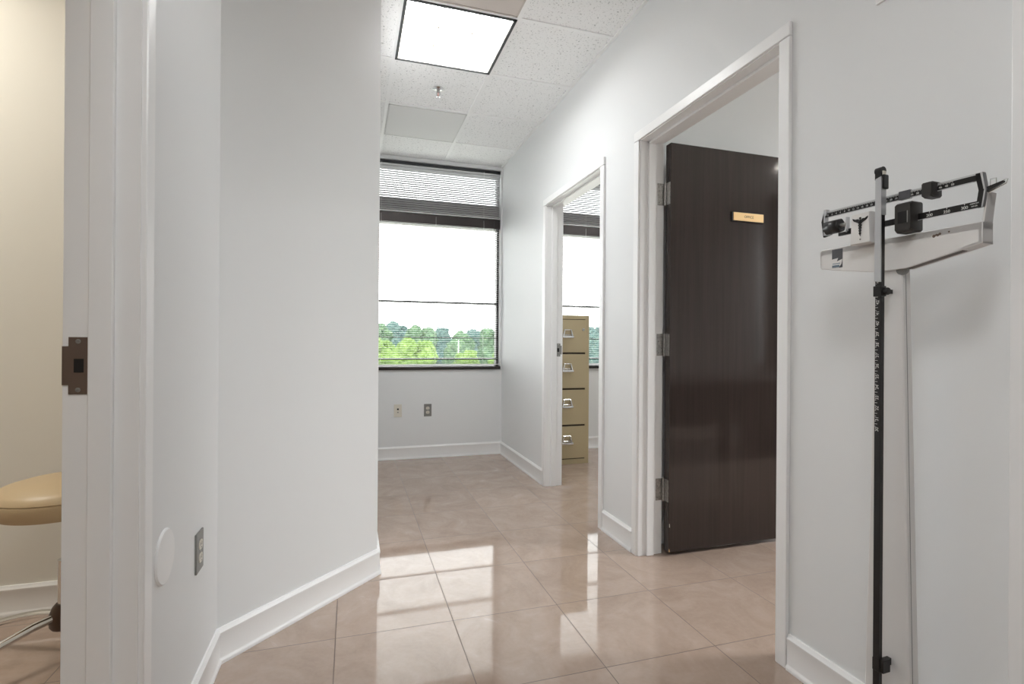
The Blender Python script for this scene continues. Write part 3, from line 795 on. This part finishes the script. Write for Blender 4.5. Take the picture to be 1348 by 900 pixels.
# height rod
rod = MB(); rod.box(-.006, .009, -.040, -.028, .086, 1.522, .0008)
ro = rod.build('height_rod', M_black, sc)
rm = MB()
for k in range(28):
    z = .899+k*.0254
    if z > 1.235+.0254*9: break
    rm.box(-.0045, .0015, -.0406, -.040, z+.0124, z+.0134); rm.box(-.0045, -.0015, -.0406, -.040, z+.0060, z+.0068); rm.box(-.0045, -.0015, -.0406, -.040, z+.0188, z+.0196)
    me = text_mesh(str(30+k), .0105, .0002); me.transform(Matrix.Translation((.001, -.0403, z)) @ FR @ Matrix.Rotation(R(90), 4, 'Z')); rm.bm.from_mesh(me); bpy.data.meshes.remove(me)
rm.build('markings', M_ink, ro, smooth=False)
ar = MB()
ar.prism([(-.0035, 1.500), (.0105, 1.504), (.0105, 1.252), (-.0050, 1.2545)], -.0450, -.0415, 'y', .0004)
ar.box(.0095, .0110, -.0450, -.0275, 1.412, 1.500, .0003)
ar.build('headpiece', M_alu, sc)
hg = MB()
hg.box(-.0065, .0095, -.0430, -.0275, 1.498, 1.519, .001)
hg.lathe([(.0001, -.008), (.0095, -.008), (.0095, .008), (.0001, .008)], 20, M=Matrix.Translation((.0015, -.0350, 1.519)) @ Matrix.Rotation(PI/2, 4, 'Y'))
hg.box(.0110, .0155, -.0440, -.0240, 1.474, 1.5080, .003, 2)
hg.build('headpiece_hinge', M_black, sc)
MB().box(.0075, .0115, -.0395, -.0285, 1.508, 1.518, .001).build('hinge_pin', M_ivory, sc)
cp = MB(); cp.box(-.0085, .0105, -.0435, -.024, 1.218, 1.243, .001); cp.box(-.004, .004, -.026, .010, 1.226, 1.236)
cp.lathe([(.0001, 0), (.009, 0), (.009, .008), (.0075, .010), (.0001, .010)], 20, M=Matrix.Translation((.010, -.030, 1.230)) @ Matrix.Rotation(PI/2, 4, 'Y'))
cp.build('rod_clamp', M_black, sc)
bk = MB(); bk.box(-.007, .010, -.0405, -.020, .320, .350, .001); bk.box(.009, .0175, -.037, -.012, .320, .350, .001); bk.box(-.004, .006, -.024, .012, .327, .343); bk.build('rod_bracket', M_black, sc)

# ------------------------------------------------------------------ outside
GZ = -6.5
struct(MB().box(-120, 160, 12, 170, GZ-.3, GZ).build('ground', M_ground, smooth=False), 'pale ground outside far below the windows, lightened to bounce daylight', 'ground')
struct(MB().box(8, 90, -60, 12, GZ-.3, GZ).build('ground_side', M_ground, smooth=False), 'pale ground outside the office window, lightened to bounce daylight', 'ground')
def blob_mesh(bm, c, r, seed, sub=3):
    t = bmesh.new(); bmesh.ops.create_icosphere(t, subdivisions=sub, radius=1)
    for v in t.verts:
        p = v.co.copy(); o = Vector((seed*3.1, seed*1.7, seed*.9))
        d = 1+.30*noise.noise(p*1.6+o)+.20*noise.noise(p*4+o)+.16*noise.noise(p*9+o)+.13*noise.noise(p*19+o)
        v.co = Vector(c)+Vector((p.x*r, p.y*r, p.z*r*.85))*d
    me = bpy.data.meshes.new('t'); t.to_mesh(me); t.free(); bm.from_mesh(me); bpy.data.meshes.remove(me)
def crown_mesh(seed, n):
    """unit crown: radius about 1, from z 0 to 2"""
    rnd = random.Random(seed); mb = MB()
    blob_mesh(mb.bm, (0, 0, 1), .72, seed, 4)
    for k in range(n):
        a = rnd.uniform(0, 2*PI); zz = rnd.uniform(.25, 1.72); rr = .62*math.sqrt(max(.1, 1-((zz-1)/1.0)**2))
        blob_mesh(mb.bm, (rr*math.cos(a), rr*math.sin(a), zz), rnd.uniform(.26, .42), seed*10+k, 4)
    me = bpy.data.meshes.new('crown'); mb.bm.to_mesh(me); mb.bm.free(); return me
crowns = [crown_mesh(s, 22) for s in (1, 2, 3)]
for _m in crowns: _m.materials.append(M_leafB)
tkm = bpy.data.meshes.new('trunk'); _b = MB().tube([(0, 0, 0), (.02, .01, .5), (0, 0, 1)], [.05, .035, .02], 10); _b.bm.to_mesh(tkm); _b.bm.free(); tkm.materials.append(M_bark)
def tree(az, d, ztop, cr, m, k, label, pos=None):
    x, y = pos if pos else (d*math.sin(R(az)), d*math.cos(R(az)))
    root = tag(empty('tree', (x, y, GZ), k*1.3), label, 'tree', 'trees outside')
    ht = ztop-GZ; ch = min(ht*.86, cr*2.6)
    c = bpy.data.objects.new('crown', crowns[k % 3]); C.objects.link(c); c.parent = root
    c.material_slots[0].link = 'OBJECT'; c.material_slots[0].material = m
    c.location = (0, 0, ht-ch); c.scale = (cr, cr, ch/2)
    t = bpy.data.objects.new('trunk', tkm); C.objects.link(t); t.parent = root; t.scale = (cr*1.6, cr*1.6, ht-ch*.5)
    return root
def top(ypx, d): return 1.10+(447-ypx)/684*d*.97
back = [(2.6, 62, 424, M_leafB, 2.1), (5.0, 80, 423, M_leafC, 2.5), (7.2, 62, 425, M_leafB, 2.1), (9.2, 80, 429, M_leafC, 2.5), (11.4, 62, 434, M_leafB, 2.0), (13.1, 80, 429, M_leafC, 2.5), (15.4, 62, 429, M_leafB, 2.1), (17.0, 80, 425, M_leafC, 2.5), (26.2, 60, 423, M_leafC, 2.6)]
onames = ['first', 'second', 'third', 'fourth', 'fifth', 'sixth', 'seventh', 'eighth', 'ninth']
for k, (az, d, yp, m, cr) in enumerate(back):
    lab = onames[k]+' tree from the left in the back row beyond the hall window' if k < 8 else 'tree seen beside the filing cabinet through the far room window'
    tree(az, d, top(yp, d), cr, m, k, lab)
front = [(3.2, 47, 443, 1.75), (6.6, 39, 442, 1.75), (12.2, 46, 459, 1.5), (15.9, 43, 457, 1.4)]
fl_ = ['bright green bushy tree at the left of the hall window view', 'bright green tree near the middle of the hall window view', 'small bright green tree low in the hall window view', 'small bright green tree low at the right of the hall window view']
for k, (az, d, yp, cr) in enumerate(front): tree(az, d, top(yp, d), cr, M_leafA, k+1, fl_[k])
for k, (x, y, zt_) in enumerate(((18, -10, 2.0), (24, -4, 1.9), (17, -16.5, 2.2), (30, 4, 2.2))):
    tree(0, 0, zt_, 3.0, M_leafB, k, 'green tree outside the office window, %s from the north' % onames[k], (x, y))
# distant woods closing the horizon: one uncountable mass
wd = MB(); rnd = random.Random(4)
for k in range(70):
    az = -20+k*1.05; d = 105+rnd.uniform(-6, 6)
    blob_mesh(wd.bm, (d*math.sin(R(az)), d*math.cos(R(az)), -1.3+rnd.uniform(-.5, .5)), rnd.uniform(3.4, 4.4), k, 3)
tag(wd.build('woods', M_leafC), 'distant dark woods on the horizon beyond the windows', 'woods', kind='stuff')
tag(MB().tube([(48*math.sin(R(11.35)), 48*math.cos(R(11.35)), GZ), (48*math.sin(R(11.35)), 48*math.cos(R(11.35)), 1.25)], .03, 10).build('pole', M_cover), 'thin white pole standing among the trees outside', 'pole')

# ------------------------------------------------------------------ sky and view
wld = bpy.data.worlds.new('world'); SC.world = wld; wld.use_nodes = True
bg = wld.node_tree.nodes['Background']
bg.inputs[0].default_value = (.98, .985, .99, 1); bg.inputs[1].default_value = 6.9
vs = SC.view_settings
SC.display_settings.display_device = 'sRGB'
vs.view_transform = 'Standard'; vs.look = 'None'; vs.gamma = 1; vs.use_curve_mapping = False
vs.exposure = 0.1
SC.cycles.max_bounces = 14; SC.cycles.diffuse_bounces = 10; SC.cycles.glossy_bounces = 5; SC.cycles.transparent_max_bounces = 12
SC.cycles.sample_clamp_indirect = 6
